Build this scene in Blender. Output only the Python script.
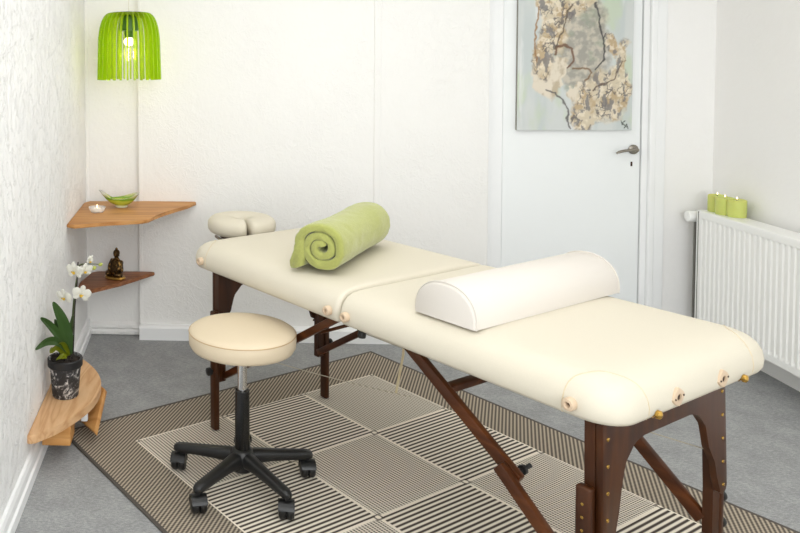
import bpy, bmesh, math, random
import numpy as np
from mathutils import Vector, Matrix, noise as mn
random.seed(7)
PI = math.pi
for o in list(bpy.data.objects): bpy.data.objects.remove(o)
SC = bpy.context.scene
COL = SC.collection

# ------------------------------------------------------------------ camera
CAM_H = 1.5
FPX, CX, CY = 787.5, 142.0, 95.6
PITCH, ROLL, YAW = 0.0434, 0.0076, 0.0704
def cam_matrix():
    cy, sy = math.cos(YAW), math.sin(YAW); cp, sp = math.cos(PITCH), math.sin(PITCH); cr, sr = math.cos(ROLL), math.sin(ROLL)
    Rz = np.array([[cy,-sy,0],[sy,cy,0],[0,0,1]]); Rx = np.array([[1,0,0],[0,cp,sp],[0,-sp,cp]]); Ry = np.array([[cr,0,sr],[0,1,0],[-sr,0,cr]])
    return Rz@Rx@Ry
CR = cam_matrix()
cam = bpy.data.cameras.new('camera'); cam.sensor_fit = 'HORIZONTAL'; cam.sensor_width = 36
cam.lens = 36*FPX/800; cam.shift_x = (400-CX)/800; cam.shift_y = (CY-266.5)/800; cam.clip_start = .02
camo = bpy.data.objects.new('camera', cam); COL.objects.link(camo); SC.camera = camo
M = Matrix.Identity(4)
for i in range(3):
    M[i][0] = CR[i,0]; M[i][1] = CR[i,2]; M[i][2] = -CR[i,1]
M[2][3] = CAM_H
camo.matrix_world = M
def at(px, py, Y):                      # photo pixel + depth in the room -> point
    d = CR@np.array([(px-CX)/FPX, 1, -(py-CY)/FPX]); t = Y/d[1]
    return Vector((d[0]*t, Y, CAM_H+d[2]*t))

# ------------------------------------------------------------------ light
w = bpy.data.worlds.new('world'); SC.world = w; w.use_nodes = True
w.node_tree.nodes['Background'].inputs[0].default_value = (.95,.97,1,1)
w.node_tree.nodes['Background'].inputs[1].default_value = .6
def area(name, loc, look, sx, sy, power, col):
    l = bpy.data.lights.new(name, 'AREA'); l.shape = 'RECTANGLE'; l.size = sx; l.size_y = sy; l.energy = power; l.color = col
    o = bpy.data.objects.new(name, l); COL.objects.link(o); o.location = loc
    o.rotation_euler = (Vector(look)-Vector(loc)).to_track_quat('-Z','Y').to_euler()
    return o
area('ceiling_light', (.75,2.6,2.34), (.75,2.6,0), 1.6, 1.6, 18, (1,.992,.972))
area('daylight_fill', (1.0,-1.15,1.6), (.9,3.5,.9), 2.4, 1.5, 70, (.955,.98,1))  # unseen fill added behind the camera, as if from a window
area('rear_fill', (.2,.3,2.34), (.6,2.6,.8), .8, .8, 16, (1,.992,.972))  # unseen fill added near the ceiling, aimed forward into the room
vs = SC.view_settings; vs.view_transform = 'Standard'; vs.look = 'None'; vs.gamma = 1; vs.use_curve_mapping = False; vs.exposure = -0.08
SC.cycles.max_bounces = 10; SC.cycles.diffuse_bounces = 6; SC.cycles.transmission_bounces = 8; SC.cycles.transparent_max_bounces = 12
SC.cycles.caustics_refractive = False; SC.cycles.caustics_reflective = False; SC.cycles.sample_clamp_indirect = 6

# ------------------------------------------------------------------ materials
def srgb(r, g, b):
    f = lambda c: (c/255/12.92) if c/255 <= .04045 else ((c/255+.055)/1.055)**2.4
    return (f(r), f(g), f(b), 1)
class NT:
    def __init__(s, name):
        s.m = bpy.data.materials.new(name); s.m.use_nodes = True; s.t = s.m.node_tree; s.p = s.t.nodes['Principled BSDF']; s.n = 0
    def node(s, typ, **kw):
        n = s.t.nodes.new(typ)
        for k, v in kw.items(): setattr(n, k, v)
        return n
    def lk(s, a, b): s.t.links.new(a, b)
    def math(s, op, a, b=None, c=None, clamp=False):
        n = s.node('ShaderNodeMath', operation=op); n.use_clamp = clamp
        for i, v in enumerate((a, b, c)):
            if v is None: continue
            if isinstance(v, (int, float)): n.inputs[i].default_value = v
            else: s.lk(v, n.inputs[i])
        return n.outputs[0]
    def mix(s, f, a, b):
        n = s.node('ShaderNodeMix', data_type='RGBA')
        for i, v in ((0, f), (6, a), (7, b)):
            if isinstance(v, (int, float, tuple)): n.inputs[i].default_value = v
            else: s.lk(v, n.inputs[i])
        return n.outputs[2]
    def coord(s, kind='Object', scale=(1,1,1), rot=(0,0,0)):
        c = s.node('ShaderNodeTexCoord'); mp = s.node('ShaderNodeMapping'); s.lk(c.outputs[kind], mp.inputs[0])
        mp.inputs['Scale'].default_value = scale; mp.inputs['Rotation'].default_value = rot
        return mp.outputs[0]
    def noise(s, co, scale=5, detail=3, rough=.5, dist=0):
        n = s.node('ShaderNodeTexNoise'); s.lk(co, n.inputs['Vector']); n.inputs['Scale'].default_value = scale
        n.inputs['Detail'].default_value = detail; n.inputs['Roughness'].default_value = rough; n.inputs['Distortion'].default_value = dist
        return n.outputs['Fac']
    def ramp(s, f, stops):
        n = s.node('ShaderNodeValToRGB'); s.lk(f, n.inputs[0]); e = n.color_ramp.elements
        while len(e) < len(stops): e.new(.5)
        for x, (p, c) in zip(e, stops): x.position = p; x.color = c
        return n.outputs[0]
    def bump(s, h, strength=.3, dist=.01):
        b = s.node('ShaderNodeBump'); b.inputs['Strength'].default_value = strength; b.inputs['Distance'].default_value = dist
        s.lk(h, b.inputs['Height']); s.lk(b.outputs[0], s.p.inputs['Normal']); return b
    def set(s, **kw):
        for k, v in kw.items(): s.p.inputs[k.replace('_',' ')].default_value = v
        return s
    def base(s, v):
        if isinstance(v, tuple): s.p.inputs['Base Color'].default_value = v
        else: s.lk(v, s.p.inputs['Base Color'])
        return s
def plain(name, col, rough=.5, metal=0, var=.06, scale=30, bump=0, **kw):
    n = NT(name); co = n.coord()
    f = n.noise(co, scale, 4)
    a = tuple(max(0, c*(1-var)) for c in col[:3])+(1,); b = tuple(min(1, c*(1+var)) for c in col[:3])+(1,)
    n.base(n.mix(f, a, b)); n.set(Roughness=rough, Metallic=metal, **kw)
    if bump: n.bump(f, bump, .004)
    return n.m
def plaster(name, col, strength=.5, streak=(1,1,1), grain=0, ridge=1.0):
    n = NT(name); co = n.coord('Object', streak); c0 = n.coord('Object')
    h1 = n.noise(co, 5, 6, .6, .8); h2 = n.noise(co, 45, 4, .6, .3)
    def ridges(sc, dist, wd):           # thin raised trowel lines
        d = n.math('ABSOLUTE', n.math('SUBTRACT', n.noise(co, sc, 2, .45, dist), .5))
        return n.math('SUBTRACT', 1, n.math('MULTIPLY', d, 1/wd, clamp=True), clamp=True)
    patch = n.math('MULTIPLY', n.math('SUBTRACT', n.noise(c0, 2.6, 2), .40), 5, clamp=True)
    rr = n.math('MULTIPLY', n.math('ADD', ridges(9, 2.2, .035), ridges(15, 1.6, .04)), patch)
    hh = n.math('ADD', n.math('MULTIPLY', h1, .8), n.math('ADD', n.math('MULTIPLY', rr, .16*ridge), n.math('MULTIPLY', h2, .22)))
    if grain: hh = n.math('ADD', hh, n.math('MULTIPLY', n.math('SUBTRACT', n.noise(n.coord('Object',(1,1,.75)), 34, 5, .7, .8), .52, clamp=True), grain))
    n.bump(hh, strength, .03)
    n.base(n.mix(n.noise(c0, 2.2, 2), tuple(c*.975 for c in col[:3])+(1,), col)); n.set(Roughness=.6); n.p.inputs['Specular IOR Level'].default_value = .3
    return n.m
def wood(name, c1, c2, c3, scale=1, along='X', rough=.45, ring=14, bump=.12, grain=.6):
    n = NT(name)
    sc = {'X': (.12,1,1), 'Y': (1,.12,1), 'Z': (1,1,.12)}[along]
    co = n.coord('Object', tuple(s*scale for s in sc))
    big = n.noise(co, 5, 3, .5, .6)
    rings = n.math('FRACT', n.math('MULTIPLY', big, ring))
    tri = n.math('ABSOLUTE', n.math('SUBTRACT', rings, .5))
    fine = n.noise(co, 90, 4, .6)
    f = n.math('ADD', n.math('MULTIPLY', tri, 2*grain), n.math('MULTIPLY', fine, 1-grain), clamp=True)
    n.base(n.ramp(f, [(0, c1), (.5, c2), (1, c3)])); n.set(Roughness=rough); n.p.inputs['Specular IOR Level'].default_value = .3
    n.bump(f, bump, .002)
    return n.m

MAT = {}
MAT['wall_left'] = plaster('plaster_left', srgb(247,247,246), .66, (1,2.0,.42), 1.6, .5)
MAT['wall_back'] = plaster('plaster_back', srgb(239,238,235), .25, (1,1,.8), .25)
MAT['wall_right'] = plaster('plaster_right', srgb(247,246,244), .18, (1,1,1), .3, .6)
MAT['paint'] = plain('white_paint', srgb(242,243,243), .4, var=.02, scale=6)
MAT['door'] = plain('door_paint', srgb(240,243,243), .35, var=.015, scale=4)
MAT['ceiling'] = plain('ceiling_paint', srgb(249,249,248), .8, var=.02)
MAT['radiator'] = plain('radiator_enamel', srgb(244,244,241), .3, var=.015, scale=4)
MAT['leather'] = plain('cream_leather', srgb(211,204,187), .65, var=.03, scale=260, bump=.06, **{'Specular IOR Level': .2})
MAT['stool_leather'] = plain('stool_leather', srgb(212,196,169), .55, var=.03, scale=260, bump=.06)
MAT['seam'] = plain('cream_seam', srgb(206,190,160), .5)
MAT['stool_seam'] = plain('stool_seam', srgb(186,158,120), .5)
MAT['bolster'] = plain('white_bolster', srgb(212,206,198), .6, var=.02, scale=250, bump=.05)
MAT['towel'] = plain('green_fleece', srgb(160,164,90), .95, var=.16, scale=120, bump=.35, Sheen_Weight=.35)
MAT['rubber'] = plain('cream_rubber', srgb(204,181,154), .55)
MAT['hole'] = plain('dark_hole', srgb(60,40,26), .8)
MAT['brass'] = plain('brass', srgb(205,165,85), .25, 1)
MAT['darkwood'] = wood('dark_stained_wood', srgb(40,19,8), srgb(60,31,12), srgb(80,44,18), .9, 'Z', .35, 8, .04, .45)
MAT['brace'] = wood('brace_wood', srgb(50,24,9), srgb(74,38,15), srgb(104,58,26), .9, 'X', .35, 8, .04, .45)
MAT['black'] = plain('black_plastic', srgb(24,24,24), .4, var=.15, scale=90)
MAT['black_gloss'] = plain('black_gloss', srgb(10,10,10), .2, var=.1)
MAT['chrome'] = plain('chrome', srgb(205,205,205), .18, 1, var=.02)
MAT['steel'] = plain('brushed_steel', srgb(150,144,134), .32, 1)
MAT['cable'] = plain('steel_cable', srgb(176,168,150), .5, .1)
MAT['cord'] = plain('beige_cord', srgb(205,190,155), .8)
MAT['shelfwood'] = wood('oiled_pine', srgb(150,99,52), srgb(186,132,76), srgb(208,158,100), 1.0, 'X', .5, 7, .1, .5)
MAT['shelfdark'] = wood('brown_oak', srgb(108,66,40), srgb(142,92,60), srgb(168,114,76), 1.0, 'X', .5, 9, .1, .5)
MAT['pine'] = wood('light_pine', srgb(184,130,84), srgb(212,170,126), srgb(222,184,142), 1.5, 'Y', .5, 12, .1, .5)
MAT['pine_edge'] = wood('pine_block', srgb(166,110,56), srgb(196,142,82), srgb(212,162,102), 1.0, 'X', .5, 6, .1, .5)
MAT['leaf'] = plain('orchid_leaf', srgb(76,108,54), .3, var=.35, scale=14)
MAT['leaf_yellow'] = plain('orchid_leaf_yellow', srgb(140,150,28), .4, var=.25, scale=14)
MAT['stem'] = plain('orchid_stem', srgb(62,74,36), .5, var=.35, scale=40)
MAT['petal'] = plain('white_petal', srgb(247,246,238), .6, var=.02, Subsurface_Weight=0.0)
MAT['lip'] = plain('orchid_lip', srgb(214,176,44), .5, var=.3, scale=200)
MAT['bud'] = plain('orchid_bud', srgb(170,178,84), .5, var=.1)
MAT['soil'] = plain('bark_soil', srgb(40,32,26), .95, var=.5, scale=90, bump=.8)
MAT['candle'] = plain('green_wax', srgb(200,207,112), .45, var=.05, scale=20, Subsurface_Weight=0.15)
MAT['wax_top'] = plain('melted_wax', srgb(186,176,120), .3, var=.1)
MAT['wick'] = plain('wick', srgb(40,30,24), .9)
MAT['white_wax'] = plain('white_wax', srgb(246,240,226), .5)
def glass(name, col, rough=.03, ior=1.45, tr=1.0):
    n = NT(name); n.base(col); n.set(Roughness=rough, IOR=ior, Transmission_Weight=tr); return n.m
n = NT('clear_glass'); n.base((.95,.96,.95,1)); n.set(Roughness=.06, Alpha=.32); MAT['glass'] = n.m
def emis(name, col, s):
    n = NT(name); n.base(col); n.set(Emission_Color=col, Emission_Strength=s); return n.m
MAT['flame'] = emis('flame', (1,.80,.48,1), 3)
MAT['bulb'] = emis('bulb_glow', (1,.80,.42,1), 5)

def carpet_mat():
    n = NT('grey_felt_carpet'); co = n.coord('Object')
    f1 = n.noise(co, 260, 3, .7); f2 = n.noise(co, 9, 4, .6); f3 = n.noise(n.coord('Object', (1,2.2,1), (0,0,.6)), 60, 3, .7)
    f = n.math('ADD', n.math('MULTIPLY', f1, .4), n.math('ADD', n.math('MULTIPLY', f2, .2), n.math('MULTIPLY', f3, .4)))
    n.base(n.ramp(f, [(.25, srgb(104,104,105)), (.5, srgb(154,155,155)), (.75, srgb(204,204,203))])); n.set(Roughness=.95)
    n.p.inputs['Specular IOR Level'].default_value = .1
    n.bump(f1, .4, .004); return n.m
MAT['carpet'] = carpet_mat()

TILE = .4286
def rug_mat():
    n = NT('woven_rug'); sep = n.node('ShaderNodeSeparateXYZ'); c = n.node('ShaderNodeTexCoord'); n.lk(c.outputs['Object'], sep.inputs[0])
    mth = n.math
    u = mth('DIVIDE', sep.outputs[0], TILE); v = mth('DIVIDE', sep.outputs[1], TILE)
    def stripe(x, period, duty, soft=.12):        # 1 = dark thread
        t = mth('FRACT', mth('DIVIDE', x, period)); d = mth('ABSOLUTE', mth('SUBTRACT', t, .5))
        return mth('SUBTRACT', 1, mth('MULTIPLY', mth('SUBTRACT', d, duty/2-soft/2), 1/soft, clamp=True), clamp=True)
    fu, fv = mth('FRACT', u), mth('FRACT', v)
    par = mth('MODULO', mth('ADD', mth('ADD', mth('FLOOR', u), mth('FLOOR', v)), 10), 2)
    A = stripe(fu, 1/22, .50, .2)                                               # bold stripes across
    dash = stripe(fu, 1/48, .60, .25)
    B = mth('MULTIPLY', stripe(fv, 1/34, .50, .35), mth('ADD', .5, mth('MULTIPLY', dash, .4)))   # finer stripes the other way
    B = mth('ADD', B, mth('MULTIPLY', dash, .16))
    inner = mth('ADD', mth('MULTIPLY', par, A), mth('MULTIPLY', mth('SUBTRACT', 1, par), B))
    # pale seam round every tile
    du = mth('MINIMUM', fu, mth('SUBTRACT', 1, fu)); dv = mth('MINIMUM', fv, mth('SUBTRACT', 1, fv))
    dm = mth('MINIMUM', du, dv); dx = mth('MAXIMUM', du, dv)
    seam = mth('LESS_THAN', dm, .014)
    inner = mth('MULTIPLY', inner, mth('SUBTRACT', 1, seam))
    ringd = mth('ABSOLUTE', mth('SUBTRACT', dx, .028)); ring = mth('MULTIPLY', mth('LESS_THAN', ringd, .008), mth('LESS_THAN', dx, .05))
    inner = mth('MAXIMUM', inner, mth('MULTIPLY', ring, .8))
    # twill border
    diag = stripe(mth('SUBTRACT', u, mth('MULTIPLY', v, .70)), .038, .54, .25)
    knot = stripe(mth('ADD', u, v), .034, .38, .3)
    border = mth('ADD', mth('MULTIPLY', diag, .8), mth('MULTIPLY', knot, .28), clamp=True)
    ins = mth('MULTIPLY', mth('MULTIPLY', mth('GREATER_THAN', u, 0), mth('LESS_THAN', u, 5)), mth('MULTIPLY', mth('GREATER_THAN', v, 0), mth('LESS_THAN', v, 3)))
    cin = n.mix(inner, srgb(232,223,207), srgb(74,66,60)); cb = n.mix(border, srgb(186,174,155), srgb(76,68,62))
    n.base(n.mix(ins, cb, cin)); n.set(Roughness=.95); n.p.inputs['Specular IOR Level'].default_value = .1
    return n.m
MAT['rug'] = rug_mat()
MAT['binding'] = plain('rug_binding', srgb(84,78,72), .95, var=.2, scale=200)

# ------------------------------------------------------------------ mesh helpers
def obj(name, bm, mat, parent=None, smooth=True, loc=None, rot=None, angle=40):
    me = bpy.data.meshes.new(name); bmesh.ops.recalc_face_normals(bm, faces=bm.faces); bm.to_mesh(me); bm.free()
    mats = mat if isinstance(mat, list) else [mat]
    for m in mats: me.materials.append(MAT[m] if isinstance(m, str) else m)
    if smooth:
        me.polygons.foreach_set('use_smooth', [True]*len(me.polygons))
        try: me.set_sharp_from_angle(angle=math.radians(angle))
        except Exception: pass
    o = bpy.data.objects.new(name, me); COL.objects.link(o)
    if parent: o.parent = parent
    if loc is not None: o.location = loc
    if rot is not None: o.rotation_euler = rot
    return o
def tag(o, label=None, cat=None, group=None, kind=None):
    for k, v in (('label',label),('category',cat),('group',group),('kind',kind)):
        if v: o[k] = v
    return o
def thing(name, label, cat, loc=(0,0,0), rz=0, group=None):
    o = bpy.data.objects.new(name, None); COL.objects.link(o); o.location = loc; o.rotation_euler = (0,0,rz); o.empty_display_size = .1
    return tag(o, label, cat, group)
def NB(): return bmesh.new()
def add_box(bm, lo, hi, bev=0, seg=2, mi=0, mat=None):
    x0,y0,z0 = lo; x1,y1,z1 = hi
    vs = [bm.verts.new(p) for p in ((x0,y0,z0),(x1,y0,z0),(x1,y1,z0),(x0,y1,z0),(x0,y0,z1),(x1,y0,z1),(x1,y1,z1),(x0,y1,z1))]
    fs = [bm.faces.new([vs[i] for i in f]) for f in ((0,3,2,1),(4,5,6,7),(0,1,5,4),(1,2,6,5),(2,3,7,6),(3,0,4,7))]
    for f in fs: f.material_index = mi
    geo = vs
    if bev:
        es = list({e for f in fs for e in f.edges})
        r = bmesh.ops.bevel(bm, geom=es, offset=bev, segments=seg, profile=.5, affect='EDGES', clamp_overlap=True)
        geo = list({v for f in r['faces'] for v in f.verts}|{v for v in vs if v.is_valid})
        for f in r['faces']: f.material_index = mi
    if mat is not None: bmesh.ops.transform(bm, matrix=mat, verts=[v for v in geo if v.is_valid])
    return bm
def box(lo, hi, bev=0, seg=2, mat=None): return add_box(NB(), lo, hi, bev, seg, 0, mat)
def add_bar(bm, a, b, wd, th, bev=.003, up=(0,0,1)):
    a, b = Vector(a), Vector(b); d = (b-a); L = d.length; x = d.normalized(); y = Vector(up).cross(x)
    if y.length < 1e-4: y = Vector((0,1,0))
    y.normalize(); z = x.cross(y)
    m = Matrix((x, y, z)).transposed().to_4x4(); m.translation = a
    return add_box(bm, (0,-wd/2,-th/2), (L,wd/2,th/2), bev, 2, 0, m)
def add_lathe(bm, prof, n=32, center=(0,0,0), mat=None, close=False, mi=0):
    rings = []; new = []
    for r, z in prof:
        if r < 1e-6: v = bm.verts.new((center[0],center[1],center[2]+z)); rings.append([v]); new.append(v)
        else:
            rg = [bm.verts.new((center[0]+r*math.cos(2*PI*i/n), center[1]+r*math.sin(2*PI*i/n), center[2]+z)) for i in range(n)]
            rings.append(rg); new += rg
    pairs = list(zip(rings, rings[1:]))
    if close: pairs.append((rings[-1], rings[0]))
    for a, b in pairs:
        for i in range(n):
            j = (i+1) % n
            if len(a) == 1 and len(b) == 1: continue
            if len(a) == 1: f = bm.faces.new((a[0], b[i], b[j]))
            elif len(b) == 1: f = bm.faces.new((a[i], a[j], b[0]))
            else: f = bm.faces.new((a[i], a[j], b[j], b[i]))
            f.material_index = mi
    if mat is not None: bmesh.ops.transform(bm, matrix=mat, verts=new)
    return bm
def lathe(prof, n=32, center=(0,0,0), mat=None, close=False): return add_lathe(NB(), prof, n, center, mat, close)
def add_tube(bm, pts, r, n=8, cap=True, closed=False):
    pts = [Vector(p) for p in pts]; rs = r if isinstance(r, (list, tuple)) else [r]*len(pts); N = len(pts)
    rings = []; nrm = None
    for i, p in enumerate(pts):
        if closed: t = pts[(i+1) % N]-pts[i-1]
        else: t = pts[min(i+1, N-1)]-pts[max(i-1, 0)]
        t.normalize()
        if nrm is None: nrm = t.orthogonal().normalized()
        nrm = (nrm-t*nrm.dot(t)); nrm = nrm.normalized() if nrm.length > 1e-6 else t.orthogonal().normalized()
        b = t.cross(nrm)
        rings.append([bm.verts.new(p+(nrm*math.cos(2*PI*k/n)+b*math.sin(2*PI*k/n))*rs[i]) for k in range(n)])
    prs = list(zip(rings, rings[1:]))+([(rings[-1], rings[0])] if closed else [])
    for a, b in prs:
        for k in range(n): bm.faces.new((a[k], a[(k+1) % n], b[(k+1) % n], b[k]))
    if cap and not closed: bm.faces.new(rings[0][::-1]); bm.faces.new(rings[-1])
    return bm
def tube(pts, r, n=8, cap=True, closed=False): return add_tube(NB(), pts, r, n, cap, closed)
def smooth_path(pts, k=8):
    pts = [Vector(p) for p in pts]; out = []
    for i in range(len(pts)-1):
        p0 = pts[max(i-1,0)]; p1 = pts[i]; p2 = pts[i+1]; p3 = pts[min(i+2,len(pts)-1)]
        for j in range(k):
            t = j/k
            out.append(.5*((2*p1)+(p2-p0)*t+(2*p0-5*p1+4*p2-p3)*t*t+(3*p1-p0-3*p2+p3)*t**3))
    out.append(pts[-1]); return out
def add_prism(bm, poly, d0, d1, plane='xy', bev=0, seg=2):
    def P(a, b, d): return {'xy': (a,b,d), 'xz': (a,d,b), 'yz': (d,a,b)}[plane]
    lo = [bm.verts.new(P(a,b,d0)) for a, b in poly]; hi = [bm.verts.new(P(a,b,d1)) for a, b in poly]
    f0 = bm.faces.new(lo); f1 = bm.faces.new(hi[::-1]); n = len(poly)
    for i in range(n): bm.faces.new((lo[i], hi[i], hi[(i+1) % n], lo[(i+1) % n]))
    if bev: bmesh.ops.bevel(bm, geom=list(f0.edges)+list(f1.edges), offset=bev, segments=seg, profile=.5, affect='EDGES', clamp_overlap=True)
    return bm
def prism(poly, d0, d1, plane='xy', bev=0, seg=2): return add_prism(NB(), poly, d0, d1, plane, bev, seg)
def loft(loops, cap0=True, cap1=True):
    bm = NB(); rs = [[bm.verts.new(p) for p in l] for l in loops]; n = len(rs[0])
    for a, b in zip(rs, rs[1:]):
        for i in range(n): bm.faces.new((a[i], a[(i+1) % n], b[(i+1) % n], b[i]))
    if cap0: bm.faces.new(rs[0][::-1])
    if cap1: bm.faces.new(rs[-1])
    return bm
def rotm(axis, deg, loc=(0,0,0)): m = Matrix.Rotation(math.radians(deg), 4, axis); m.translation = loc; return m
def struct(name, bm, mat, smooth=False, parent=None):
    o = obj(name, bm, mat, parent, smooth); o['kind'] = 'structure'; return o
def dup(src, parent, loc=None, rot=None):
    c = src.copy(); COL.objects.link(c); c.parent = parent
    if loc is not None: c.location = loc
    if rot is not None: c.rotation_euler = rot
    return c
def copy_tree(root, loc, rz=None, label=None):
    r = root.copy(); COL.objects.link(r); r.location = loc
    if rz is not None: r.rotation_euler = (0,0,rz)
    if label: r['label'] = label
    for ch in root.children:
        c = dup(ch, r)
        for g in ch.children: dup(g, c)
    return r

# ------------------------------------------------------------------ the room
XL, XR, YB, YD, YS, YF, ZC = -.61, 2.683, 4.21, 4.29, 4.25, -1.2, 2.42
struct('floor', box((XL-.1,YF-.1,-.05), (XR+.1,YD+.1,0)), 'carpet')
struct('ceiling', box((XL-.1,YF-.1,ZC), (XR+.1,YD+.1,ZC+.05)), 'ceiling')
struct('wall_left', box((XL-.1,YF-.1,0), (XL,YD+.1,ZC)), 'wall_left')
struct('wall_right', box((XR,YF-.1,0), (XR+.1,YD+.1,ZC)), 'wall_right')
bm = box((-.312,YB,0), (1.515,YD+.1,ZC), .004); struct('wall_back', bm, 'wall_back')
struct('wall_back_corner', box((XL,YS,0), (-.312,YD+.1,ZC)), 'wall_back')
bm = box((2.43,YD,0), (XR,YD+.1,ZC)); add_box(bm, (1.515,YD,2.06), (2.43,YD+.1,ZC)); struct('wall_back_right', bm, 'wall_right')
bm = NB()                                                   # wall behind the photographer (unseen); window opening added to go with the daylight fill
add_box(bm, (XL,YF-.1,0), (-.2,YF,ZC)); add_box(bm, (2.2,YF-.1,0), (XR,YF,ZC)); add_box(bm, (-.2,YF-.1,0), (2.2,YF,.85)); add_box(bm, (-.2,YF-.1,2.2), (2.2,YF,ZC))
struct('wall_front', bm, 'wall_right')
# thin joint strips on the back wall
struct('trim_1', box((-.318,YB-.0015,.08), (-.300,YB+.02,ZC), .001), 'wall_back')
struct('trim_2', box((.925,YB-.006,.08), (.962,YB+.002,ZC), .005), 'wall_back')
struct('trim_3', box((XL,YS-.005,0), (XL+.016,YS,ZC), .003), 'wall_back')
# skirting
bm = prism([(YB-.04,0),(YB-.04,.064),(YB-.03,.074),(YB,.076),(YB,0)], -.318, 1.51, 'yz'); struct('baseboard_back', bm, 'paint')
bm = prism([(XL,0),(XL+.022,0),(XL+.022,.038),(XL+.015,.044),(XL+.015,.075),(XL+.010,.092),(XL,.094)], YF, YS, 'xz'); struct('baseboard_left', bm, 'paint')
loops = []                                                  # ragged plaster ledge where the skirting is missing
for i in range(25):
    x = XL+.004+(.30)*i/24; a = mn.noise((x*18,0,0)); b = mn.noise((x*25,5,0))
    loops.append([(x,YS,.004),(x,YS-.012,.006),(x,YS-.016+.003*a,.022),(x,YS-.010,.034+.003*b),(x,YS-.020+.004*b,.046),(x,YS-.018+.004*a,.060+.004*a),(x,YS,.074+.005*b)])
struct('trim_4', loft(loops), 'wall_back', True)

# ---- door with its frame
DL, DR = 1.612, 2.322
door = bpy.data.objects.new('door_1', None); COL.objects.link(door); door.location = ((DL+DR)/2,YD,0); door['kind'] = 'structure'
def dl(p): return (p[0]-(DL+DR)/2, p[1]-YD, p[2])
obj('door_leaf', box(dl((DL+.003,YD+.004,.008)), dl((DR-.004,YD+.042,2.0)), .003), 'door', door, False)
bm = NB()
add_box(bm, dl((1.516,YD-.012,0)), dl((1.556,YD+.05,2.06)), .003); add_box(bm, dl((1.554,YD-.004,0)), dl((DL,YD+.05,2.045)), .003)
add_box(bm, dl((DR,YD-.004,0)), dl((2.352,YD+.05,2.045)), .003); add_box(bm, dl((2.352,YD-.022,0)), dl((2.385,YD+.05,2.06)), .006); add_box(bm, dl((2.383,YD-.016,0)), dl((2.434,YD+.05,2.06)), .004)
add_box(bm, dl((1.513,YD-.019,2.0)), dl((2.437,YD+.052,2.075)), .004)
obj('door_frame', bm, 'paint', door, False)
hp = at(633.5,149.5,YD)
bm = lathe([(0,.0),(.025,0),(.025,.006),(.02,.010),(.010,.011),(.010,.040),(0,.040)], 28, mat=Matrix.Translation(dl((hp.x,YD+.004,hp.z)))@Matrix.Rotation(PI/2,4,'X'))
hd = obj('door_handle', bm, 'steel', door)
pts = smooth_path([dl((hp.x+.006,YD-.034,hp.z)), dl((hp.x-.02,YD-.036,hp.z+.001)), dl((hp.x-.06,YD-.034,hp.z-.003)), dl((hp.x-.09,YD-.032,hp.z-.011)), dl((hp.x-.101,YD-.032,hp.z-.017))], 6)
obj('lever', tube(pts, [.0085]*10+[.0070]*9+[.0055]*6, 10), 'steel', hd)
kz = at(631,164,YD).z
bm = box(dl((hp.x-.012,YD,kz-.012)), dl((hp.x-.003,YD+.006,kz+.012)), .002); obj('keyhole', bm, 'hole', door)

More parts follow.
